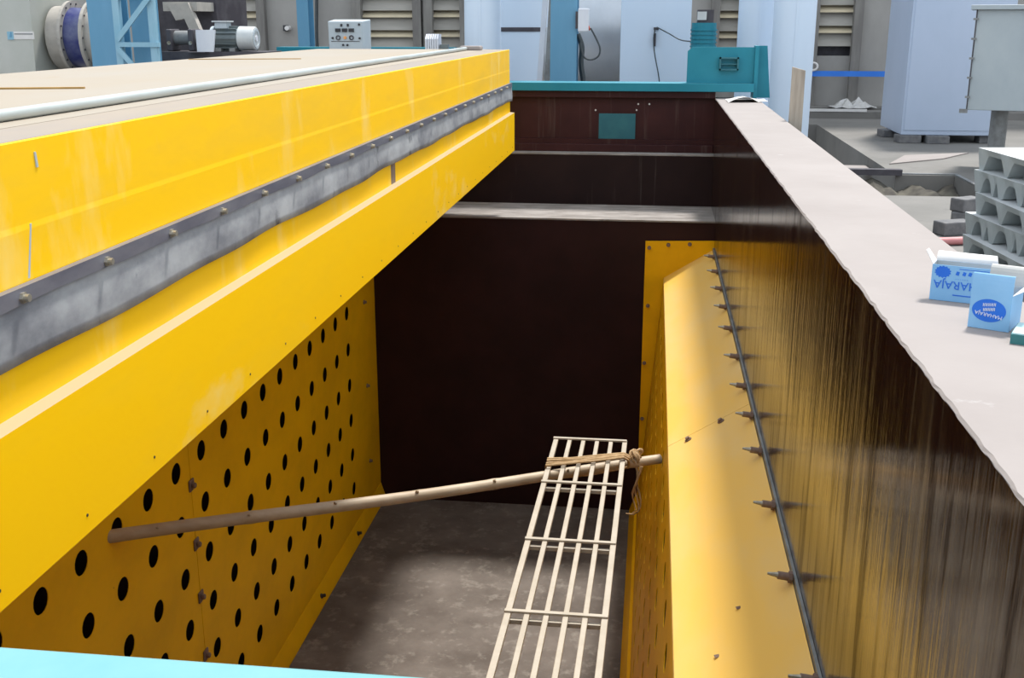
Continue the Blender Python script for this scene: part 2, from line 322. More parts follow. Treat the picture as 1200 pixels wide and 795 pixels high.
for (xa, ya), (xb, yb) in (((41, 178), (44, 196)), ((36, 262), (34, 326))):   # bare scratches in the fascia paint
    def onface(x, y, X=-1.3165):
        d = FW+RT*((x-600)/FPX)+UP*((397.5-y)/FPX); return CAM+d*(X/d.x)
    A, B = onface(xa, ya), onface(xb, yb)
    MB().add([(-1.3160, A.y-.003, A.z), (-1.3160, A.y+.003, A.z), (-1.3160, B.y+.004, B.z), (-1.3160, B.y-.004, B.z), (-1.319, A.y-.003, A.z), (-1.319, A.y+.003, A.z), (-1.319, B.y+.004, B.z), (-1.319, B.y-.004, B.z)],
             [(0, 1, 2, 3), (7, 6, 5, 4), (0, 4, 5, 1), (1, 5, 6, 2), (2, 6, 7, 3), (3, 7, 4, 0)]).build('paint_scratch', 'panelgrey', cov)
pipe = MB().tube([(-1.59, 1.0, 1.278), (-1.605, 4, 1.278), (-1.645, 9.85, 1.278)], .0155, 12).build('pipe', 'galv', None, smooth=True)
tag(pipe, 'thin galvanised pipe lying along the top of the yellow cover', 'pipe')
tag(MB().box(-1.70, -1.52, 9.86, 10.02, 1.262, 1.30).build('stone_block', 'coping', None, bevel=.01), 'small pale block at the far end of the galvanised pipe', 'block')
tag(MB().bar((-2.75, 3.80, 1.266), (-2.10, 3.985, 1.266), .022, .006).build('rusty_strip', 'rust'), 'rusty brown strip lying on the near top of the yellow cover', 'strip')
tag(MB().bar((-3.05, 7.2, 1.265), (-2.35, 7.4, 1.265), .02, .005).build('rusty_strip', 'rust'), 'faint rusty strip lying across the middle of the cover top', 'strip')

# ------------------------------------------------------------------ perforated liners
def perforated(us, vsn, u0, u1, v0, v1, r, th, fn):
    """plate with round holes; us, vsn hole centres; fn(u, v, depth) -> point"""
    mb = MB(); eu = [u0]+[(a+b)/2 for a, b in zip(us, us[1:])]+[u1]; ev = [v0]+[(a+b)/2 for a, b in zip(vsn, vsn[1:])]+[v1]
    hp = (us[1]-us[0])/2 if len(us) > 1 else .17; hv = (vsn[1]-vsn[0])/2
    eu[0] = max(u0, us[0]-hp); eu[-1] = min(u1, us[-1]+hp); ev[0] = max(v0, vsn[0]-hv); ev[-1] = min(v1, vsn[-1]+hv)
    for i, uc in enumerate(us):
        for j, vc in enumerate(vsn):
            a, b, c, d = eu[i], eu[i+1], ev[j], ev[j+1]
            ang = sorted([2*math.pi*k/16 for k in range(16)]+[math.atan2(q-vc, p_-uc) % (2*math.pi) for p_ in (a, b) for q in (c, d)])
            an = [x for k, x in enumerate(ang) if k == 0 or x-ang[k-1] > 1e-3]
            R, B, I = [], [], []
            for tt in an:
                cx, sy = math.cos(tt), math.sin(tt)
                tu = ((b-uc) if cx > 0 else (a-uc))/cx if abs(cx) > 1e-6 else 1e9
                tv = ((d-vc) if sy > 0 else (c-vc))/sy if abs(sy) > 1e-6 else 1e9
                q = min(tu, tv); B.append(fn(uc+q*cx, vc+q*sy, 0)); R.append(fn(uc+r*cx, vc+r*sy, 0)); I.append(fn(uc+r*cx, vc+r*sy, th))
            m_ = len(an)
            mb.add(B+R+I, [(k, (k+1) % m_, m_+(k+1) % m_, m_+k) for k in range(m_)]+[(m_+k, m_+(k+1) % m_, 2*m_+(k+1) % m_, 2*m_+k) for k in range(m_)])
    def rect(a, b, c, d):
        if b-a > 1e-4 and d-c > 1e-4: mb.add([fn(a, c, 0), fn(b, c, 0), fn(b, d, 0), fn(a, d, 0)], [(0, 1, 2, 3)])
    rect(u0, eu[0], v0, v1); rect(eu[-1], u1, v0, v1); rect(eu[0], eu[-1], v0, ev[0]); rect(eu[0], eu[-1], ev[-1], v1)
    for (a, c), (b, d) in (((u0, v0), (u1, v0)), ((u1, v0), (u1, v1)), ((u1, v1), (u0, v1)), ((u0, v1), (u0, v0))):
        mb.add([fn(a, c, 0), fn(b, d, 0), fn(b, d, th), fn(a, c, th)], [(0, 1, 2, 3)])
    return mb
PU, PV = .3545, .3255
rows = [-.91-PV*k for k in range(5, -3, -1)]
lin = thing('perforated_liner', (PX, 5.5, ZF), 'yellow steel liner full of round holes under the yellow cover', 'liner')
cols = lambda a, b: [4.016+PU*k for k in range(a, b)]
fnL = lambda u, v, d: (PX-d, u, v)
perforated(cols(-9, 5), rows, .75, 5.606, ZF+.16, .3, .061, .004, fnL).build('perforated_panel', 'yellow_perf', lin)
perforated(cols(5, 15), rows, 5.612, YL-.005, ZF+.16, .3, .061, .004, fnL).build('perforated_panel', 'yellow_perf', lin)
MB().prof([(PX-.012, ZF+.16), (PX+.002, ZF+.16), (PX+.045, ZF+.012), (PX+.045, ZF), (PX-.012, ZF)], .75, YL-.005).build('foot_flange', 'yellow_perf', lin)
def boltproto(name, parent, p, d, r=.018, h=.022, m='zinc'):
    p = Vector(p); d = Vector(d).normalized()
    mb = MB(); mb.cyl(p, p+d*.006, r*1.5, n=14); mb.cyl(p+d*.006, p+d*(h+.006), r, n=6)
    return mb.build(name, m, parent)
for y, z in [(9.55, -.95+.0), (9.55, -1.75), (9.55, -2.5), (9.55, -.2)]: boltproto('bolt', lin, (PX, y, z), (1, 0, 0), .014, .02, 'dark_slot')
for k in range(6): boltproto('bolt', lin, (PX+.025, 3.2+1.15*k, ZF+.085), (.95, 0, .3), .014, .03, 'darksteel')
for z in (-1.05, -1.42, -1.76, -2.15, -.5):   # clips over the joint
    mb = MB(); mb.box(PX, PX+.012, 5.57, 5.635, z-.035, z+.035); mb.cyl((PX+.012, 5.60, z), (PX+.035, 5.60, z), .018, n=6)
    mb.build('joint_clip', 'dark_slot', lin, bevel=.006)

# ------------------------------------------------------------------ right chute: sloping plates, perforated face, flange, studs
XA, ZA, XB, ZB = .562, -.47, .14, -.735
ch = thing('chute_liner', (.2, 5.5, ZF), 'yellow sloping chute plates and perforated face on the right wall', 'liner')
for y0, y1 in ((.75, 5.74), (5.744, YL-.012)):
    MB().prof([(XA, ZA), (XB, ZB), (XB-.003, ZB-.008), (XB, ZB-.02), (XA, ZA-.012)], y0, y1).build('sloping_plate', 'yellow_slope', ch)
FX = -.045
def fnR(u, v, d):
    q = (v-ZF)/(ZB-.012-ZF); return (FX+(XB-FX)*q+d, u, v)
rr = [-.98-PV*k for k in range(5, -1, -1)]
perforated(cols(-9, 5), rr, .75, 5.606, ZF+.16, ZB-.012, .061, .004, fnR).build('perforated_panel', 'yellow_perf', ch)
perforated(cols(5, 16), rr, 5.612, YL-.03, ZF+.16, ZB-.012, .061, .004, fnR).build('perforated_panel', 'yellow_perf', ch)
MB().prof([(FX+.02, ZF+.16), (FX-.01, ZF+.16), (FX-.06, ZF+.012), (FX-.06, ZF), (FX+.02, ZF)], .75, YL-.012).build('foot_flange', 'yellow_perf', ch)
MB().prof([(-.035, ZF), (.577, ZF), (.577, -.385), (-.035, -.40)], YL-.011, YL-.001).build('end_flange', 'yellow_perf', ch)
for x, z in ((.0, -.46), (.17, -.43), (.36, -.42), (.005, -1.0), (-.01, -1.55), (-.012, -2.1), (-.012, -2.65)): boltproto('bolt', ch, (x, YL-.011, z), (0, -1, 0), .012, .02, 'dark_slot')
MB().prof([(WX-.001, ZA-.02), (WX-.001, ZA+.022), (WX-.012, ZA+.022), (WX-.012, ZA-.022)], .75, YL-.012).build('clamp_strip', 'greysteel', ch)
for (q, y) in ((.35, 5.72), (.75, 5.70)):
    boltproto('bolt', ch, (XA+(XB-XA)*q, y-.02, ZA+(ZB-ZA)*q), (-.53, 0, .85), .013, .012, 'dark_slot')
for q, y, lb in ((.45, 3.75, 'brown chip on the sloping plate level with the large stud'), (.66, 3.5, 'brown chip farthest left on the near sloping plate'), (.78, 2.85, 'pale brown chip nearest the camera on the sloping plate')):   # small chips of debris on the plate
    c = Vector((XA+(XB-XA)*q, y, ZA+(ZB-ZA)*q+.004))
    tag(MB().add([c+Vector((-.010, .007, 0)), c+Vector((.008, .011, .003)), c+Vector((.011, -.004, .0)), c+Vector((-.006, -.012, 0)), c+Vector((0, 0, .007))], [(0, 1, 4), (1, 2, 4), (2, 3, 4), (3, 0, 4), (3, 2, 1, 0)]).build('paint_chip', 'dark_slot'), lb, 'chip', 'chips on the sloping plate')
st = None
for y in (9.55, 8.95, 8.35, 7.78, 7.2, 6.55, 5.98, 5.5, 5.0, 4.385, 3.753, 3.086, 2.45, 1.85):
    if st is None:
        d = Vector((-.97, -.0, .12)).normalized(); P0 = Vector((WX-.016, y, ZA+.02)); sy0 = y
        mb = MB(); mb.cyl(P0, P0+d*.055, .015, n=10); st = mb.build('stud', 'dark_slot', ch, smooth=True)
        st2 = MB().cyl(P0+d*.055, P0+d*.092, .011, .005, n=8).build('stud_tip', 'zinc', st); st2.matrix_parent_inverse = Matrix.Identity(4)
        st3 = MB().cyl(P0+d*.003, P0+d*.016, .022, n=6).build('nut', 'dark_slot', st); st3.matrix_parent_inverse = Matrix.Identity(4)
    else:
        o = share(st, 'stud', ch, st.matrix_parent_inverse); o.location = (0, y-sy0, 0)
        for c in (st2, st3): share(c, c.name.split('.')[0], o, Matrix.Identity(4))

# ------------------------------------------------------------------ end beams
eb = thing('end_beam', (-.9, YB, .28), 'teal topped maroon steel beam across the far end of the pit', 'beam')
MB().box(-3.2, .93, 10.93, 11.22, .862, .94).build('top_flange', 'teal', eb, bevel=.004)
MB().box(-3.2, WX, 10.98, 11.16, .80, .862).build('upper_rail', 'maroon', eb)
MB().box(-3.2, WX, YB, YB+.06, .40, .80).build('web', 'maroon', eb)
MB().box(-3.2, WX, 10.93, 11.16, .284, .355).build('bottom_flange', 'maroon', eb, bevel=.004)
MB().box(-3.2, WX, 11.0, 11.12, .355, .40).build('weld_strip', 'maroon', eb)
a, b = at(702, 133, YB-.012), at(744, 163, YB-.012)
MB().box(a.x, b.x, YB-.012, YB, b.z, a.z).build('patch_plate', 'tealpatch', eb)
for x, y in ((698, 129), (746, 129), (748, 122), (761, 122), (698, 164)):
    c = at(x, y, YB); MB().cyl((c.x, YB-.008, c.z), (c.x, YB, c.z), .009, n=8).build('lit_bolt_hole', 'paper', eb)  # pale discs painted to look like light showing through bolt holes
bf = thing('buffer_bracket', (.65, 11.08, .94), 'teal steel bracket plate with a square socket on the far beam', 'bracket')
MB().prof([(.30, .941), (.95, .941), (.95, 1.272), (.345, 1.272), (.30, 1.235)], 11.04, 11.07, 'y').build('plate', 'teal', bf)
MB().prof([(11.0, .80), (11.28, .80), (11.28, 1.20), (11.2, 1.285), (11.0, 1.285)], .93, .965, 'x').build('end_plate', 'teal', bf)
MB().prof([(.965, .80), (1.10, .80), (1.05, 1.285), (.965, 1.285)], 11.12, 11.15, 'y').build('gusset', 'teal', bf)
sk = MB(); sk.box(.60, .78, 10.98, 11.04, 1.06, 1.075); sk.box(.60, .78, 10.98, 11.04, 1.165, 1.18); sk.box(.60, .615, 10.98, 11.04, 1.06, 1.18); sk.box(.765, .78, 10.98, 11.04, 1.06, 1.18); sk.box(.615, .765, 10.99, 11.04, 1.112, 1.122)
sk.build('socket', 'tealpatch', bf)
nb = thing('near_beam', (-1, .6, .45), 'teal beam across the near end of the pit, coloured paler as if strongly lit', 'beam')
MB().box(-2.75, WX, .22, .852, .86, .94).build('top_flange', 'cyan', nb, bevel=.006)
MB().box(-2.75, WX, .45, .60, .53, .86).build('web', 'maroon', nb)
MB().box(-2.75, WX, .22, .80, .45, .53).build('bottom_flange', 'maroon', nb)

# ------------------------------------------------------------------ bamboo poles and grating
def bamboo(p0, p1, r0, r1, label):
    p0, p1 = Vector(p0), Vector(p1); L = (p1-p0).length; rs, pts = [], []; nk = 7
    t = thing('bamboo_pole', p0, label, 'pole')
    K = 80
    for i in range(K+1):
        q = i/K; a = q*nk+.35; dist = abs(a-round(a)); r = r0+(r1-r0)*q
        r *= 1+.10*math.exp(-(dist/.03)**2)-.02*math.exp(-(dist/.1)**2)
        pts.append(p0.lerp(p1, q)+Vector((0, 0, -.010*math.sin(math.pi*q)+.004*math.sin(9*q)))); rs.append(r)
    MB().tube(pts, r0, 14, rs).build('culm', 'bamboo', t, smooth=True)
    for i in range(1, nk+1):
        q = (i-.35)/nk; p = p0.lerp(p1, q); d = (p1-p0).normalized(); r = (r0+(r1-r0)*q)
        tw = Vector((.1, -.75, .65)).normalized()
        MB().tube([p+tw*r*.7, p+tw*(r+.012)+d*.006], .009, 7, [.011, .005]).build('branch_stub', 'bamboo', t)
    return t
bamboo((-2.62, 4.63, -.915), (.105, 6.17, -.985), .034, .029, 'long bamboo pole jammed across the pit beneath the grating')
bamboo((-2.62, 3.62, -.915), (.105, 2.9, -1.0), .033, .030, 'nearer bamboo pole holding up the near end of the grating')
gt = thing('grating', (-.32, 4.8, -.94), 'cream painted narrow bar grating resting on the bamboo pole', 'grating')
GX0, GX1, GY0, GY1, GZ = -.515, -.105, 2.75, 6.24, -.925
gx = lambda k, y: GX0+(GX1-GX0)*k/5-.012*(y-6.4)*0
for k in range(6):
    x = gx(k, 0); wdt = .024 if 0 < k < 5 else .028
    sk = .02*(6.4-4.8)
    MB().hexa([(x-.045-wdt/2, GY0, GZ), (x-.045+wdt/2, GY0, GZ), (x+wdt/2, GY1, GZ), (x-wdt/2, GY1, GZ), (x-.045-wdt/2, GY0, GZ+.022), (x-.045+wdt/2, GY0, GZ+.022), (x+wdt/2, GY1, GZ+.022), (x-wdt/2, GY1, GZ+.022)]).build('rail', 'grate', gt, bevel=.003)
for i, y in enumerate((6.22, 5.56, 4.86, 4.17, 3.46, 2.78)):
    o = -.045*(6.4-y)/(6.4-2.75)
    MB().box(GX0+o-.014, GX1+o+.014, y-.011, y+.011, GZ+.020, GZ+.031).build('cross_bar', 'grate', gt, bevel=.002)
    if i: MB().box(GX0+o, GX1+o, y-.032, y-.012, GZ-.020, GZ+.001).build('lower_cross_bar', 'grate', gt, bevel=.002)
# rope lashing
rp = thing('rope', (-.1, 6.1, -.95), 'brown jute rope lashing the grating to the bamboo pole', 'rope')
for k in range(4):
    o = (k-1.5)*.026
    DY = -.10
    pts = [(-.535, 5.87+o*1.3, -.955), (-.53, 5.90+o*1.3, -.885), (-.40, 5.93+o, -.882), (-.25, 5.99+o, -.882), (-.10, 6.05+o*.8, -.882), (-.075, 6.07+o*.8, -.905), (-.075, 6.06+o*.8, -.985), (-.30, 5.97+o, -1.005), (-.52, 5.86+o, -.995)]
    pts = [(a+random.uniform(-.004, .004), b+(DY if c > -.93 else 0), c+random.uniform(-.003, .003)) for a, b, c in pts]
    MB().tube(pts, .0075, 7).build('strand', 'rope', rp, smooth=True)
for k in range(7):
    ph = k*1.1; pts = []
    for i in range(14):
        q = 2*math.pi*i/13
        pts.append((-.055+.012*math.sin(ph)+.016*math.sin(2*q+ph)+k*.006, 6.09+.035*math.cos(q+ph*.1)+.006*k, -.955+.045*math.sin(q)+.006*math.cos(ph)))
    MB().tube(pts, .008, 6).build('knot_loop', 'rope', rp, smooth=True)
for k in range(3):
    pts = [(-.035+.012*k+.014*math.sin(i*.9+k), 6.06+.01*math.cos(i+k), -.99-.035*i) for i in range(9)]
    pts += [(pts[-1][0]-.03, 6.06, pts[-1][2]-.03), (pts[-1][0]-.06, 6.05, pts[-1][2]-.02)]
    MB().tube(pts, .005, 6, [.0065]*6+[.004]*5).build('loose_end', 'rope', rp, smooth=True)

# ------------------------------------------------------------------ things on and beside the right wall
def carton(loc, rz, W, D, H, label, flaps, front):
    t = thing('carton', loc, label, 'box', 'blue cartons on the wall', rz); T = Matrix.Translation(loc) @ Matrix.Rotation(rz, 4, 'Z'); e = .0016
    def mk(fn, name, m, par=t):
        mb = MB(); mb.T = T; fn(mb); return mb.build(name, m, par)
    mk(lambda b: b.box(-W/2, W/2, -D/2, D/2, 0, e), 'base', 'carton')
    fp = mk(lambda b: b.box(-W/2, W/2, -D/2, -D/2+e, e, H), 'front_panel', 'carton')
    mk(lambda b: b.box(-W/2, W/2, D/2-e, D/2, e, H), 'back_panel', 'carton')
    mk(lambda b: b.box(-W/2, -W/2+e, -D/2+e, D/2-e, e, H), 'side_panel', 'carton'); mk(lambda b: b.box(W/2-e, W/2, -D/2+e, D/2-e, e, H), 'side_panel', 'carton')
    inn = MB(); inn.T = T; g = .0004
    inn.box(-W/2+e, W/2-e, D/2-e-g, D/2-e, e, H); inn.box(-W/2+e, -W/2+e+g, -D/2+e, D/2-e, e, H-.001)
    inn.build('lining', 'cartonin', t)
    flaps(mk, W, D, H, e, t); front(T, W, D, H, fp, t)
    return t
def curl(mb, x0, x1, y, z, h, oy, th=.0016, lean=0, n=6, wob=.0):
    V = []
    for i in range(n+1):
        q = i/n; yy = y+oy*(q**1.7); zz = z+h*math.sin(q*math.pi/2); 
        V += [(x0+lean*q, yy, zz), (x1+lean*q+wob*q, yy+wob*q, zz)]
    m_ = len(V); V += [(a, b+th, c) for a, b, c in V]
    F = [(2*i, 2*i+1, 2*i+3, 2*i+2) for i in range(n)]+[(m_+2*i+2, m_+2*i+3, m_+2*i+1, m_+2*i) for i in range(n)]
    F += [(2*i, 2*i+2, m_+2*i+2, m_+2*i) for i in range(n)]+[(2*i+1, m_+2*i+1, m_+2*i+3, 2*i+3) for i in range(n)]+[(0, m_, m_+1, 1), (2*n, 2*n+1, m_+2*n+1, m_+2*n)]
    mb.add(V, F)
def flapsA(mk, W, D, H, e, t):
    mk(lambda b: curl(b, -W/2, W/2-.02, D/2, H, .020, .03, wob=-.008), 'back_flap', 'paper')
    mk(lambda b: b.hexa([(-W/2, -D/2, H), (-W/2+e, -D/2, H), (-W/2+e, D/2, H), (-W/2, D/2, H), (-W/2-.022, -D/2+.015, H+.032), (-W/2-.020, -D/2+.015, H+.032), (-W/2-.020, D/2-.004, H+.03), (-W/2-.022, D/2-.004, H+.03)]), 'side_flap', 'paper')
def R180(x, z, y): return Matrix.Translation((x, y, z)) @ Matrix.Rotation(math.pi/2, 4, 'X') @ Matrix.Rotation(math.pi, 4, 'Z')
def frontA(T, W, D, H, fp, t):
    y = -D/2-.0008
    text('MAHARAJA', .030, T @ R180(-.004, H*.47, y) @ Matrix.Diagonal((1.0, 1.0, 1, 1)), 'brand_lettering', 'print', fp)
    text('PREMIUM QUALITY' if False else '- - - - - -', .009, T @ R180(-.012, H*.63, y), 'small_lettering', 'print', fp)
    mb = MB(); mb.T = T
    c = (-W/2+.027, H-.018); V = [(c[0]+(.021 if i % 2 else .0175)*math.cos(i*math.pi/14), y+.0004, c[1]+(.0165 if i % 2 else .0135)*math.sin(i*math.pi/14)) for i in range(28)]
    mb.add([(c[0], y+.0004, c[1])]+V, [(0, 1+i, 1+(i+1) % 28) for i in range(28)]); mb.build('seal_print', 'print', fp)
    mb = MB(); mb.T = T
    for dx in (-.016, .0, .014): mb.prof([(dx-.006-.006, H*.76), (dx+.002-.006, H*.74), (dx+.004-.006, H*.84), (dx-.003-.006, H*.86)], y, y+.0006)
    mb.box(-.02, W/2-.01, y, y+.0006, H*.915, H*.93)
    mb.box(-.03, .045, y, y+.0006, H*.17, H*.20)
    mb.build('emblem_print', 'print', fp)
carton((.822, 2.930, .8028), math.radians(-22), .172, .06, .094, 'long blue carton with crumpled open flaps lying upside down on the wall', flapsA, frontA)
def flapsB(mk, W, D, H, e, t):
    mk(lambda b: curl(b, -W/2, W/2, -D/2, H, .046, .006, wob=0), 'front_flap', 'carton')
    mk(lambda b: curl(b, -W/2+.01, W/2, D/2, H, .045, .02), 'back_flap', 'cartonin')
    mk(lambda b: b.hexa([(W/2-e, -D/2, H), (W/2, -D/2, H), (W/2, D/2, H), (W/2-e, D/2, H), (W/2+.028, -D/2+.01, H+.018), (W/2+.03, -D/2+.01, H+.018), (W/2+.03, D/2-.02, H+.018), (W/2+.028, D/2-.02, H+.018)]), 'side_flap', 'paper')
def frontB(T, W, D, H, fp, t):
    y = -D/2-.0006; cx, cz = -.002, H*.53
    mb = MB(); mb.T = T
    V = [(cx+.038*math.cos(i*math.pi/18), y, cz+.0275*math.sin(i*math.pi/18)) for i in range(36)]
    mb.add([(cx, y, cz)]+V, [(0, 1+i, 1+(i+1) % 36) for i in range(36)]); mb.build('oval_print', 'print', fp)
    tilt = Matrix.Rotation(math.radians(-7), 4, 'Z')
    text('MAHARAJA', .0125, T @ R180(cx, cz-.010, y-.0006) @ tilt, 'brand_lettering', 'printw', fp)
    mb = MB(); mb.T = T
    for zz, wd, hh in ((cz+.003, .027, .0075), (cz+.0145, .030, .0075)):
        for k in range(5):
            x0 = cx-wd/2+wd*k/5; q = .0016*(k-2)/2
            mb.box(x0+.0006, x0+.0019, y-.0008, y-.0002, zz-hh/2+q, zz+hh/2+q); mb.box(x0+.0035, x0+.0048, y-.0008, y-.0002, zz-hh/2+q, zz+hh/2+q); mb.box(x0+.0006, x0+.0048, y-.0008, y-.0002, zz-.0007+q, zz+.0007+q)
    mb.build('small_lettering', 'printw', fp)
carton((.826, 2.692, .8028), math.radians(-29), .092, .115, .086, 'upright blue carton with a dark blue oval and raised flaps on the wall', flapsB, frontB)
cdv = thing('card_box', (.90, 2.52, .8025), 'flat teal card box at the right edge of the wall top', 'box', rz=math.radians(-20))
Tc = Matrix.Translation((.905, 2.545, .8025)) @ Matrix.Rotation(math.radians(-24), 4, 'Z')
mb = MB(); mb.T = Tc; mb.box(-.075, .10, -.055, .055, 0, .022); mb.build('tray', 'greenbook', cdv)
mb = MB(); mb.T = Tc; mb.box(-.073, .098, -.053, .053, .022, .025); mb.build('lid', 'cardtop', cdv)
# crumpled paper at the far end of the wall
mb = MB(); V = []; nx, ny = 8, 4
for i in range(nx+1):
    for j in range(ny+1):
        q = i/nx; hgt = .05*max(0, 1-abs(q-.40)/.38)+.010*abs(math.sin(i*2.1+j))
        V.append((.66+.36*q, 10.35+.42*j/ny+.08*q, .804+hgt*(1-.5*j/ny)))
mb.add(V, [(i*(ny+1)+j, (i+1)*(ny+1)+j, (i+1)*(ny+1)+j+1, i*(ny+1)+j+1) for i in range(nx) for j in range(ny)])
o = mb.build('paper_sheet', 'paper'); o.modifiers.new('solid', 'SOLIDIFY').thickness = .002
tag(o, 'crumpled white paper sheet on the far end of the wall top', 'paper')
tag(MB().hexa([(1.00, 8.62, 0), (1.10, 8.60, 0), (1.105, 8.66, 0), (1.005, 8.68, 0), (.998, 8.56, 1.185), (1.09, 8.54, 1.16), (1.09, 8.59, 1.16), (1.0, 8.61, 1.185)]).build('timber_post', 'wood', None, bevel=.004), 'rough grey timber post leaning against the outside of the wall', 'post')

# stacked cast concrete spacers
def spacer_mesh(kind):
    """slab on tapering feet joined by arches; local x along the visible edge"""
    L, D, H, tk = 1.15, .62, .130, .036
    mb = MB(); N = 60
    if kind == 0: feet = [(0.02, .07), (.36, .42), (.72, .78), (1.07, 1.13)]
    else: feet = [(.02, .09), (.22, .27), (.31, .39), (.56, .64), (.68, .73), (.86, .92), (1.06, 1.13)]
    def under(x):
        if any(a+.01 <= x <= b-.01 for a, b in feet): return 0
        for (a0, a), (b, b1) in zip(feet, feet[1:]):
            if a-.01 < x < b+.01:
                c, hw = (a+b)/2, (b-a)/2+.01; q = min(1, abs(x-c)/hw)
                pw = 3.0 if kind else 1.6
                return (H-tk)*(1-q**pw) if kind else (H-tk)*min(1, (1-q)*2.6)
        return (H-tk)*.0
    V = []
    xs_ = sorted(set([L*i/N for i in range(N+1)]+[q for a, b in feet for q in (a, b)]))
    for x in xs_:
        u = under(x); flare = .02*(1-0)
        V += [(x, .02, u), (x, D-.02, u), (x, D, H), (x, 0, H)]
    m_ = len(xs_)
    mb.add(V, [(4*i+k, 4*i+(k+1) % 4, 4*i+4+(k+1) % 4, 4*i+4+k) for i in range(m_-1) for k in range(4)]+[(0, 1, 2, 3), (4*m_-1, 4*m_-2, 4*m_-3, 4*m_-4)])
    return mb
ang = math.radians(-84)
c0 = Vector((1.93, 6.98, 0))
names = ['topmost grey concrete spacer of the stack behind the cartons', 'second grey concrete spacer from the top of the stack', 'third grey concrete spacer from the top of the stack', 'fourth grey concrete spacer from the top of the stack', 'fifth grey concrete spacer from the top of the stack', 'lowest grey concrete spacer of the stack, on the floor']
for k in range(6):
    z = .130*(5-k); kind = k % 2
    T = Matrix.Translation(c0+Vector((-.02*max(0, k-2)-.010*kind, -.02*(k % 3)+.02*kind, z))) @ Matrix.Rotation(ang+math.radians((0, 1.5, -2, 2, -1, 1)[k]), 4, 'Z')
    mb = spacer_mesh(kind); sh = MB(); sh.T = T; sh.v = []; sh.add(mb.v, mb.f)
    o = sh.build('concrete_spacer', 'pallet'); tag(o, names[k], 'spacer', 'stacked concrete spacers')
# bricks and pipe on the floor by the stack
def brickat(x, y, Y, rz, size, label, z=None, grp='loose bricks on the floor', m='block'):
    c = at(x, y, Y); z = c.z if z is None else z
    T = Matrix.Translation((c.x, Y, z)) @ Matrix.Rotation(rz, 4, 'Z'); mb = MB(); mb.T = T; a, b, h = size
    mb.box(-a/2, a/2, -b/2, b/2, 0, h); return tag(mb.build('brick', m, None, bevel=.01), label, 'brick', grp)
brickat(1118, 262, 8.4, .4, (.26, .14, .10), 'dark broken brick lowest in the heap left of the concrete stack', 0)
brickat(1135, 252, 8.7, -.2, (.24, .13, .12), 'dark brick upright in the heap left of the concrete stack', 0)
brickat(1133, 240, 8.75, .6, (.22, .13, .10), 'grey brick on top of the heap left of the concrete stack', .121)
a, b = at(1085, 273, 7.9), at(1132, 268, 8.05)
tag(MB().cyl((a.x, 7.9, .03), (b.x+.2, 8.05, .03), .028, n=12).build('pipe', 'pink', None, smooth=True), 'short pink plastic pipe lying on the floor by the concrete stack', 'pipe')
# trench details
tag(MB().box(WO+.01, TX+.05, 11.68, 11.78, .001, .06).build('steel_channel', 'darksteel'), 'dark steel channel bridging the floor trench', 'channel')
tag(MB().box(WO+.02, TX-.01, 13.0, 13.35, -.16, -.10).build('concrete_plank', 'coping'), 'pale concrete plank laid inside the long trench', 'plank')
fr = thing('hole_frame', (3.05, 11, 0), 'thin steel angle edging the right end of the floor hole', 'frame')
MB().box(3.05, 3.09, 10.3, 11.75, .001, .014).build('frame_bar', 'greysteel', fr); MB().box(2.52, 3.09, 11.78, 11.82, .001, .014).build('frame_bar', 'greysteel', fr)
mb = MB(); V = []; nx, ny = 16, 8
for i in range(nx+1):
    for j in range(ny+1):
        V.append((1.75+1.28*i/nx, 10.32+1.40*j/ny, -.36+(.33*(j/ny)**.6)*(.85+.15*math.sin(i*1.3+j*.7))+(.02 if i < nx*.4 else -.04)+random.uniform(-.025, .025)))
mb.add(V, [(i*(ny+1)+j, (i+1)*(ny+1)+j, (i+1)*(ny+1)+j+1, i*(ny+1)+j+1) for i in range(nx) for j in range(ny)])
o = mb.build('dirt_heap', 'dirt', None, smooth=True); o['kind'] = 'stuff'; tag(o, 'dark loose earth filling the floor hole beside the trench', 'earth')
pl = [at(1042, 194, 1), at(1065, 184, 1), at(1125, 180, 1), at(1112, 190, 1)]
def onfloor(x, y, z=0):
    d = FW+RT*((x-600)/FPX)+UP*((397.5-y)/FPX); return CAM+d*((z-CAM.z)/d.z)
q = [onfloor(1042, 193), onfloor(1105, 187), onfloor(1135, 180), onfloor(1060, 183)]
mb = MB(); mb.hexa([(v.x, v.y, .001) for v in q]+[(v.x, v.y, .012) for v in q])
tag(mb.build('floor_sheet', 'coping'), 'thin pale sheet lying on the floor before the large cabinet', 'sheet')
# blue bar, kerb rail, plastic sheet at the rear wall
a, b = at(940, 83, 19.6), at(1045, 90, 19.6)
bb = thing('blue_rail', ((a.x+b.x)/2, 19.6, .12), 'bright blue horizontal bar along the rear wall', 'rail')
MB().box(a.x, b.x, 19.57, 19.62, b.z, a.z).build('bar', 'brightblue', bb); 
for x in (a.x+.2, b.x-.15): MB().box(x, x+.04, 19.6, 19.98, b.z+.02, b.z+.06).build('wall_arm', 'darksteel', bb)
c = at(953, 78, 19.55)
mb = MB(); mb.tube([(c.x+.07*math.cos(t_), 19.55, c.z+.06*math.sin(t_)) for t_ in [(-1.9+4.2*i/12) for i in range(13)]], .018, 8)
tag(mb.build('hook', 'paper', None, smooth=True), 'small white hook standing on the bright blue bar', 'hook')
a = onfloor(946, 134); 
kb = thing('kerb_step', (3, 18.7, 0), 'low concrete kerb with a pale top in front of the rear wall', 'kerb')
MB().box(1.9, 6.5, 18.75, 19.15, 0, .11).build('kerb_block', 'concrete', kb); MB().box(1.9, 3.4, 18.74, 18.80, .11, .15).build('kerb_rail', 'paper', kb)
mb = MB(); V = []
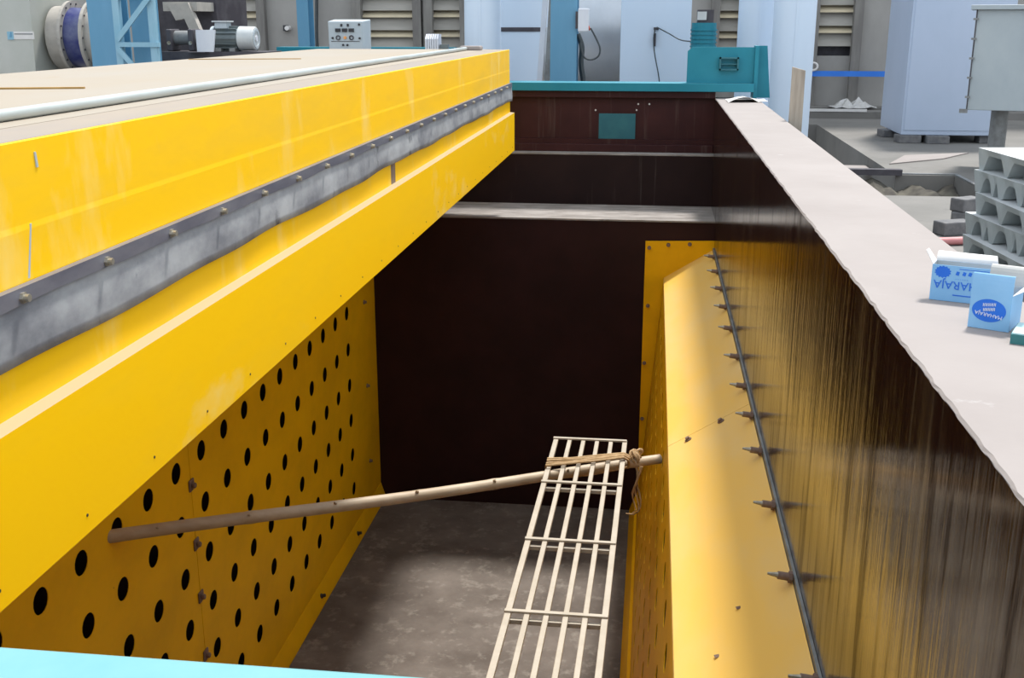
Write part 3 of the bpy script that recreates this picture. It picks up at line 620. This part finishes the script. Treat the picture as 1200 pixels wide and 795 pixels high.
for i in range(9):
    for j in range(5):
        V.append((2.9+.75*i/8, 19.25+.35*j/4, .125+.20*math.sin(math.pi*i/8)*math.sin(math.pi*j/4)*(.6+.4*math.sin(i*2.3+j))+random.uniform(0, .03)))
mb.add(V, [(i*5+j, (i+1)*5+j, (i+1)*5+j+1, i*5+j+1) for i in range(8) for j in range(4)])
tag(mb.build('plastic_sheet', 'plastic'), 'crumpled clear plastic sheet below the bright blue bar', 'plastic sheet')
# big cabinet on bricks
def cabinet():
    x0, x1, y0, y1 = 3.17, 4.42, 15.0, 16.4
    t = thing('cabinet', (3.8, 15.7, .10), 'large pale blue grey sheet metal cabinet standing on bricks', 'cabinet')
    MB().box(x0, x1, y0, y1, .10, 2.5).build('body', 'cabinet', t, bevel=.01)
    MB().box(x0+.03, x1-.03, y0-.008, y0, .16, 2.44).build('door', 'cabinet', t, bevel=.004)
    for x, y, rz, i in ((3.27, 15.1, .1, 0), (3.62, 15.05, 0, 1), (3.2, 15.85, .2, 2), (4.3, 15.2, 0, 3)):
        T = Matrix.Translation((x, y, 0)) @ Matrix.Rotation(rz, 4, 'Z'); mb = MB(); mb.T = T; mb.box(-.14, .14, -.15, .1, 0, .098)
        tag(mb.build('brick', 'block', None, bevel=.008), ['grey brick under the near left corner of the large cabinet', 'grey brick under the front edge of the large cabinet', 'grey brick under the far left side of the large cabinet', 'grey brick under the right front of the large cabinet'][i], 'brick', 'bricks under the cabinet')
cabinet()
gb = thing('control_box', (3.6, 12.3, 0), 'grey metal box with an overhanging lid on a pipe leg, at the right edge', 'box')
a, b = at(1146, 12, 12), at(1140, 128, 12)
x0, x1, z0, z1 = 0, 1.4, .64, 1.62
GT = Matrix.Translation((3.15, 12, 0)) @ Matrix.Rotation(math.radians(-15.5), 4, 'Z')
def G(): m_ = MB(); m_.T = GT; return m_
G().box(x0, x1, 0, .9, z0, z1).build('body', 'greybox', gb, bevel=.006)
G().box(x0-.05, x1+.05, -.05, .95, z1, z1+.045).build('lid', 'greybox', gb, bevel=.004)
G().cyl((x0+.01, -.02, z0-.01), (x0+.01, -.02, z1), .006, n=8).build('hinge_rod', 'darksteel', gb)
for k in range(5): G().box(x0-.02, x0+.03, -.03, -.001, z0+.12+.19*k, z0+.14+.19*k).build('hinge_clip', 'greysteel', gb)
G().box(x0-.06, x0+.02, -.03, -.001, z0-.03, z0+.01).build('latch', 'greysteel', gb)
for x in (.33, 1.15): G().cyl((x, .35, 0), (x, .35, z0), .085, n=20).build('leg', 'greysteel', gb, smooth=True)

# ------------------------------------------------------------------ equipment beyond the pit end
def vduct(name, X, Y, r, z0, z1, m, label, cat='duct', lean=0):
    t = thing(name, (X, Y, z0), label, cat)
    MB().cyl((X, Y, z0), (X+lean, Y, z1), r, n=40).build('tube', m, t, smooth=True)
    MB().ring((X, Y, z0), (X, Y, z0+.02), r+.04, r-.01).build('base_flange', m, t)
    MB().box(X-.012, X+.012, Y-r-.006, Y-r+.01, z0, z1).build('seam', m, t)
    return t
a, b = at(868, 40, 13.4), at(912, 40, 13.4); vduct('vertical_duct', (a.x+b.x)/2, 13.4+.2, .235, 0, 4, 'paleblue', 'rear pale blue vertical duct behind the teal bracket')
a, b = at(905, 60, 12.9), at(955, 60, 12.9); vduct('vertical_duct', (a.x+b.x)/2, 12.9+.1, (b.x-a.x)/2, 0, 4, 'paleblue', 'front wide pale blue vertical duct beside the timber post')
a, b = at(541, 30, 12.6), at(584, 30, 12.6); vduct('vertical_duct', (a.x+b.x)/2, 12.8, (b.x-a.x)/2, 0, 4, 'paleblue', 'pale blue vertical duct just beyond the far end of the cover')
wp = thing('sheet_panel', (-1.63, 14.1, 0), 'pale blue sheet panel casing with a dark seam beside the blue column', 'panel')
a, b = at(582, 35, 14), at(638, 35, 14)
MB().box(a.x-.1, b.x, 14, 14.4, a.z+.03, 3.5).build('upper_casing', 'paleblue', wp); MB().box(a.x-.1, b.x-.02, 13.98, 14.4, a.z-.02, a.z+.03).build('seam_rail', 'darksteel', wp)
MB().prof([(a.x-.1, 0), (b.x-.12, 0), (b.x-.04, a.z-.02), (a.x-.1, a.z-.02)], 13.99, 14.4).build('lower_casing', 'paleblue', wp)
fp_ = thing('strut_frame', (-1.28, 13.6, 0), 'slanted silver strut leaning beside the blue column', 'strut')
a, b = at(640, 0, 13.5), at(633, 95, 13.5); MB().bar((a.x+.03, 13.5, 2.4), (b.x-.06, 13.5, 0), .05, .06).build('strut', 'white', fp_); MB().bar((a.x+.10, 13.5, 2.4), (b.x+.04, 13.5, 0), .04, .06).build('strut', 'greysteel', fp_)
def column(x0, x1, Y, m, label, hw=.26):
    a, b = at(x0, 40, Y), at(x1, 40, Y); t = thing('steel_column', ((a.x+b.x)/2, Y+.15, 0), label, 'column')
    MB().box(a.x, b.x, Y, Y+.02, 0, 5).build('front_flange', m, t); MB().box((a.x+b.x)/2-.012, (a.x+b.x)/2+.012, Y+.02, Y+hw, 0, 5).build('web', m, t); MB().box(a.x, b.x, Y+hw, Y+hw+.02, 0, 5).build('rear_flange', m, t)
    MB().box(a.x-.06, b.x+.06, Y-.06, Y+hw+.08, 0, .025).build('base_plate', m, t); return t
column(645, 676, 12.5, 'blue', 'blue steel column with a white switch box beyond the pit')
column(105, 138, 11, 'blue', 'wide blue steel column at the left beside the flanged duct')
column(349, 362, 16, 'blue', 'slim distant blue steel column left of the control panel')
sw = thing('switch_box', (-.8, 12.55, 1.4), 'small white switch box fixed to the blue column', 'switch box')
a, b = at(678, 10, 12.48), at(690, 37, 12.48); MB().box(a.x, b.x, 12.42, 12.5, b.z, a.z).build('case', 'white', sw, bevel=.008); MB().box(a.x-.03, a.x, 12.46, 12.5, b.z+.03, a.z-.03).build('mount', 'darksteel', sw)
c = at(692, 32, 12.45); MB().cyl((c.x-.03, 12.45, c.z+.02), (c.x-.005, 12.45, c.z-.03), .012, n=8).build('gland', 'redcap', sw)
def cable(pix, Y, label, r=.012, Y2=None):
    pts = [at(x, y, Y+((Y2 or Y)-Y)*i/(len(pix)-1)) for i, (x, y) in enumerate(pix)]; P = []
    for i in range(len(pts)-1):
        p0, p1, p2, p3 = pts[max(i-1, 0)], pts[i], pts[i+1], pts[min(i+2, len(pts)-1)]
        for k in range(6):
            t_ = k/6; P.append(.5*((2*p1)+(-p0+p2)*t_+(2*p0-5*p1+4*p2-p3)*t_*t_+(-p0+3*p1-3*p2+p3)*t_**3))
    P.append(pts[-1]); return tag(MB().tube(P, r, 7).build('cable', 'cable', None, smooth=True), label, 'cable')
cable([(692, 33), (697, 42), (703, 56), (701, 66), (692, 70), (684, 66), (680, 50)], 12.42, 'black cable looping from the white switch box', .010)
cable([(677, 40), (682, 55), (681, 75), (684, 100), (684, 130)], 12.7, 'thick dark cable bundle hanging behind the blue column', .03)
cable([(768, 33), (766, 45), (767, 62), (772, 90), (773, 105)], 13.93, 'thin cable hanging down the pale blue casing', .007)
cable([(770, 32), (785, 40), (798, 47), (816, 49)], 13.94, 'thin cable running from the casing to the teal pump', .007, 13.1)
cable([(371, -20), (371, 10), (371, 40), (372, 60)], 19.9, 'dark cable running down the rear wall left of the louvres', .03)
tk = thing('silver_tank', (-.75, 15.3, 0), 'round silver metal tank lying behind the blue column', 'tank')
a = at(680, 60, 15); b = at(727, 60, 15)
MB().cyl((a.x-.5, 15.9, 1.45), (b.x+.5, 15.9, 1.45), .95, n=48).build('shell', 'silver', tk, smooth=True)
MB().box(a.x-.3, a.x-.2, 15.4, 16.4, 0, .8).build('saddle', 'greysteel', tk); MB().box(b.x+.2, b.x+.3, 15.4, 16.4, 0, .8).build('saddle', 'greysteel', tk)
cs = thing('duct_casing', (0, 14.5, 0), 'tall pale blue sheet metal casing behind the far beam', 'casing')
a, b = at(727, 50, 14), at(809, 50, 14)
MB().box(a.x, b.x, 14, 14.9, 0, 4).build('body', 'paleblue', cs, bevel=.01)
c = at(768, 34, 13.98); MB().box(c.x-.02, c.x+.04, 13.95, 14, c.z-.01, c.z+.02).build('cable_hook', 'darksteel', cs); MB().box(c.x-.015, c.x+.01, 13.95, 14, c.z-.2, c.z-.05).build('handle', 'darksteel', cs)
pm = thing('pump', (.52, 13.1, 0), 'teal pump motor with a grey terminal box behind the bracket', 'pump')
a, b = at(811, 30, 13), at(839, 60, 13); cx = (a.x+b.x)/2; r = (b.x-a.x)/2
MB().cyl((cx, 13.15, .3), (cx, 13.15, a.z+.03), r, n=24).build('motor_body', 'teal', pm, smooth=True)
for k in range(6): MB().ring((cx, 13.15, a.z-.28+.045*k), (cx, 13.15, a.z-.265+.045*k), r+.012, r-.01, 24).build('fin', 'teal', pm)
MB().box(cx-r, cx+r, 13.0, 13.3, 0, .3).build('pump_foot', 'darksteel', pm)
MB().box(cx-.08, cx+.1, 13.08, 13.25, a.z+.03, a.z+.17).build('terminal_box', 'darksteel', pm); MB().box(cx-.08, cx+.02, 13.06, 13.08, a.z+.06, a.z+.15).build('cover_plate', 'motorcowl', pm)

# ------------------------------------------------------------------ equipment left of the cover
hs = thing('fan_housing', (-6.9, 11.9, 0), 'pale grey fan housing with a small sticker at the left edge', 'housing')
MB().prof([(-7.5, 0), (-6.62, 0), (-6.545, 3), (-7.5, 3)], 11.5, 12.3).build('casing', 'housing', hs)
a, b = at(8, 37, 11.49), at(40, 46, 11.49)
sk = MB().box(a.x, b.x, 11.492, 11.5, b.z, a.z).build('sticker', 'paper', hs); MB().box(a.x, a.x+.07, 11.489, 11.492, b.z-.005, a.z).build('sticker_logo', 'ltblue', sk)
MB().prof([(a.x+.02, b.z+.02), (a.x+.05, b.z+.02), (a.x+.05, b.z+.075), (a.x+.042, b.z+.075)], 11.486, 11.489).build('sticker_emblem', 'blue', sk); MB().box(a.x+.08, b.x-.01, 11.489, 11.492, a.z-.03, a.z-.018).build('sticker_line', 'greysteel', sk)
fd = thing('flanged_duct', (-6.15, 12.0, 1.0), 'beige flanged round duct with a dark blue flexible band', 'duct')
c0_ = at(86, 44, 12.0); ax = Vector((.998, .04, 0)).normalized()
R0 = .335
MB().cyl(c0_-ax*.155, c0_, R0*1.0, R0, n=36).build('inlet', 'beige', fd, smooth=True)
MB().ring(c0_, c0_+ax*.035, R0+.055, R0-.02, 36).build('flange', 'beige', fd)
MB().cyl(c0_+ax*.035, c0_+ax*.24, R0-.015, R0-.03, n=36).build('flexible_band', 'navy', fd, smooth=True)
MB().ring(c0_+ax*.24, c0_+ax*.275, R0+.055, R0-.02, 36).build('flange', 'beige', fd)
MB().cyl(c0_+ax*.275, c0_+ax*.45, R0, R0, n=36).build('outlet', 'beige', fd, smooth=True)
s1 = ax.cross(Vector((0, 0, 1)))
for q in (0, .24):
    for k in range(18):
        an = 2*math.pi*k/18; p = c0_+ax*q+s1*((R0+.025)*math.cos(an))+Vector((0, 0, (R0+.025)*math.sin(an)))
        MB().cyl(p-ax*.012, p+ax*.045, .011, n=6).build('bolt', 'darksteel', fd)
MB().box(c0_.x+.28, c0_.x+.42, 11.85, 12.15, 0, 1.06).build('stand', 'darksteel', fd)
tag(MB().hexa([(-6.93, 11.2, 0), (-6.87, 11.2, 0), (-6.87, 11.25, 0), (-6.93, 11.25, 0), (-6.93, 11.2, 1.02), (-6.87, 11.2, 1.02), (-6.87, 11.25, 1.02), (-6.93, 11.25, 1.02)]).build('marker_stake', 'orange'), 'small orange stake top showing past the cover at the left edge', 'stake')
bfm = thing('braced_frame', (-5.1, 10.85, 0), 'light blue welded angle frame with diagonal braces by the left column', 'frame')
g = lambda x, y: (lambda v: (v.x, 10.8, v.z))(at(x, y, 10.8))
a, b = at(137, 30, 10.8), at(178, 30, 10.8)
for x in (a.x, b.x): MB().box(x-.035, x+.035, 10.8, 10.86, 0, 1.85).build('upright', 'ltblue', bfm)
zr = at(150, 52, 10.8).z
MB().box(a.x, b.x+.05, 10.78, 10.85, zr-.025, zr+.02).build('rail', 'ltblue', bfm)
MB().bar((a.x, 10.775, zr+.04), (b.x, 10.775, zr+.44), .05, .02, (0, 1, 0)).build('brace', 'ltblue', bfm); MB().bar((a.x, 10.775, zr-.04), (b.x, 10.775, zr-.45), .05, .02, (0, 1, 0)).build('brace', 'ltblue', bfm)
MB().box(a.x, b.x, 10.8, 10.86, 1.72, 1.80).build('top_rail', 'blue', bfm); MB().box(a.x+.08, b.x, 10.95, 10.97, 0, 1.72).build('back_sheet', 'blue', bfm)
dh = thing('mill_housing', (-5.3, 13.4, 0), 'dark steel machine housing behind the electric motor', 'machine')
a, b = at(181, 40, 13), at(256, 40, 13); MB().box(a.x, b.x, 13, 14, 0, 2.6).build('casing', 'darksteel', dh, bevel=.01)
ck = MB(); pa = [at(198, 5, 12.5), at(222, 3, 12.5), at(238, 40, 12.5), at(228, 44, 12.5), at(218, 22, 12.5), at(208, 24, 12.5)]
ck.prof([(v.x, v.z) for v in pa], 12.45, 12.55, 'y'); ck.build('bracket', 'beige', dh); MB().box(-5.55, -5.15, 12.5, 13.0, 1.62, 1.72).build('bracket_arm', 'beige', dh)
bs_ = thing('machine_base', (-4.6, 11.6, 0), 'dark steel base beam carrying the motor and shaft', 'base')
a, b = at(186, 62, 11.4), at(312, 66, 11.4); MB().box(a.x, b.x, 11.4, 11.9, 1.12, 1.205).build('base_beam', 'darksteel', bs_)
for x in (a.x+.1, b.x-.2): MB().box(x, x+.1, 11.5, 11.8, 0, 1.12).build('leg', 'darksteel', bs_)
sf = thing('bearing_shaft', (-4.95, 11.6, 1.205), 'grey bearing and shaft coupling left of the white guard', 'bearing')
a, b = at(194, 40, 11.5), at(226, 58, 11.5)
MB().cyl((a.x, 11.62, 1.34), (b.x+.1, 11.62, 1.34), .075, n=20).build('shaft', 'greysteel', sf, smooth=True)
for x in (a.x, b.x-.05): MB().box(x, x+.06, 11.5, 11.74, 1.205, 1.43).build('bearing_block', 'darksteel', sf, bevel=.015)
for x in (a.x+.03, b.x-.02): MB().cyl((x, 11.49, 1.29), (x, 11.5, 1.29), .02, n=8).build('bolt', 'zinc', sf)
wg = tag(MB().hexa([tuple(v) for v in ((at(231, 60, 11.3).x, 11.3, 1.206), (at(250, 60, 11.3).x, 11.3, 1.206), (at(250, 60, 11.3).x, 11.32, 1.206), (at(231, 60, 11.3).x, 11.32, 1.206), (at(229, 35, 11.3).x, 11.3, at(229, 35, 11.3).z), (at(252, 35, 11.3).x, 11.3, at(229, 35, 11.3).z), (at(252, 35, 11.3).x, 11.32, at(229, 35, 11.3).z), (at(229, 35, 11.3).x, 11.32, at(229, 35, 11.3).z))]).build('guard_sheet', 'white'), 'white square guard sheet standing before the motor coupling', 'guard')
MB().box(-4.80, -4.60, 11.28, 11.42, 1.196, 1.205).build('guard_shelf', 'darksteel', bs_)
mo = thing('electric_motor', (-4.35, 11.6, 1.205), 'grey finned electric motor with a pale round fan cowl', 'motor')
a, b, c = at(254, 40, 11.6), at(281, 40, 11.6), at(300, 40, 11.6); zc = 1.335
MB().cyl((a.x, 11.6, zc), (b.x, 11.6, zc), .105, n=28).build('body', 'motor', mo, smooth=True)
for k in range(14):
    an = math.pi*2*k/14; MB().bar((a.x+.01, 11.6+.115*math.cos(an), zc+.115*math.sin(an)), (b.x-.01, 11.6+.115*math.cos(an), zc+.115*math.sin(an)), .006, .03, (0, math.cos(an), math.sin(an))).build('fin', 'motor', mo)
MB().cyl((a.x-.04, 11.6, zc), (a.x, 11.6, zc), .125, n=28).build('end_bell', 'panelgrey', mo, smooth=True)
cw = MB().cyl((b.x, 11.6, zc), (c.x, 11.6, zc), .125, .12, n=32).build('fan_cowl', 'motorcowl', mo, smooth=True, bevel=.01)
MB().ring((c.x, 11.6, zc), (c.x+.006, 11.6, zc), .10, .075).build('cowl_grille', 'panelgrey', cw); MB().cyl((c.x, 11.6, zc), (c.x+.008, 11.6, zc), .03, n=12).build('cowl_boss', 'white', cw)
MB().box(a.x+.02, a.x+.15, 11.5, 11.64, zc+.1, zc+.165).build('terminal_box', 'panelgrey', mo, bevel=.008); MB().box(a.x+.0, a.x+.17, 11.48, 11.66, zc+.165, zc+.18).build('terminal_lid', 'motorcowl', mo)
for x in (a.x+.02, b.x-.08): MB().box(x, x+.06, 11.48, 11.72, 1.206, 1.24).build('foot', 'greysteel', mo)
cp_ = thing('control_cabinet', (-3.28, 12.1, 0), 'pale grey control panel with three meters beyond the cover', 'control panel')
a, b = at(384, 25, 12), at(425, 56, 12)
zt = a.z; W_ = b.x-a.x
MB().hexa([(a.x+.01, 12, .75), (b.x-.005, 12, .75), (b.x+.03, 12.25, .75), (a.x, 12.25, .75), (a.x, 12, zt), (b.x, 12, zt), (b.x+.035, 12.25, zt+.02), (a.x, 12.25, zt+.02)]).build('case', 'panelgrey', cp_, bevel=.008)
MB().box(a.x+.05, b.x-.05, 12.05, 12.2, 0, .75).build('stand', 'greysteel', cp_)
def px_(x, y): return at(375+x*65/1148, 15+y*45/795, 11.995)
for x in (370, 508, 648): v = px_(x, 360); MB().box(v.x-.028, v.x+.028, 11.985, 12.0, v.z-.018, v.z+.018).build('meter', 'black', cp_)
for x in (440, 575): v = px_(x, 258); MB().box(v.x-.010, v.x+.010, 11.99, 12.0, v.z-.014, v.z+.014).build('indicator', 'black', cp_)
for x, y in ((262, 522), (820, 528), (808, 243), (480, 665), (568, 668)): v = px_(x, y); MB().cyl((v.x, 11.988, v.z), (v.x, 12.0, v.z), .012, n=10).build('knob', 'black', cp_)
for x in (375, 650): v = px_(x, 515); MB().ring((v.x, 11.99, v.z), (v.x, 12, v.z), .026, .015, 16).build('dial', 'darksteel', cp_)
v = px_(520, 515); MB().cyl((v.x, 11.985, v.z), (v.x, 12, v.z), .016, n=12).build('lamp', 'orange', cp_)
v = px_(520, 592); MB().box(a.x+.03, b.x-.03, 11.997, 12.0, v.z-.003, v.z+.003).build('door_seam', 'darksteel', cp_)
tb = thing('terminal_block', (-2.45, 12.2, 0), 'small white finned heater block standing beyond the cover', 'heater')
a, b = at(498, 40, 12.2), at(514, 55, 12.2)
for k in range(6):
    x = a.x+(b.x-a.x)*k/6; MB().prof([(12.2, .9), (12.4, .9), (12.4, a.z), (12.26, a.z), (12.2, a.z-.05)], x, x+(b.x-a.x)/6-.006, 'x').build('fin', 'white', tb)
MB().box(a.x, b.x+.08, 12.22, 12.4, 0, .9).build('stand', 'greysteel', tb); MB().box(b.x+.005, b.x+.09, 12.25, 12.35, .9, a.z-.11).build('plug', 'motor', tb)
a, b = at(324, 57, 12.9), at(412, 57, 12.9)
tbm = thing('teal_beam', ((a.x+b.x)/2, 13, 0), 'teal beam end showing past the top of the cover', 'beam')
MB().box(a.x, b.x+1.2, 12.9, 13.1, 1.14, a.z+.018).build('rail', 'teal', tbm); MB().box(a.x+.05, a.x+.15, 12.92, 13.08, 0, 1.14).build('leg', 'teal', tbm); MB().box(b.x+1.0, b.x+1.1, 12.92, 13.08, 0, 1.14).build('leg', 'teal', tbm)
c = at(337, 33, 19.9); sp = thing('wall_lamp', (c.x, 19.95, c.z), 'small white round lamp fixed on the rear wall', 'lamp')
MB().cyl((c.x, 19.85, c.z), (c.x, 20, c.z), .04, n=14).build('lamp_head', 'paper', sp); MB().box(c.x-.09, c.x-.02, 19.92, 20, c.z-.05, c.z+.05).build('holder', 'black', sp)
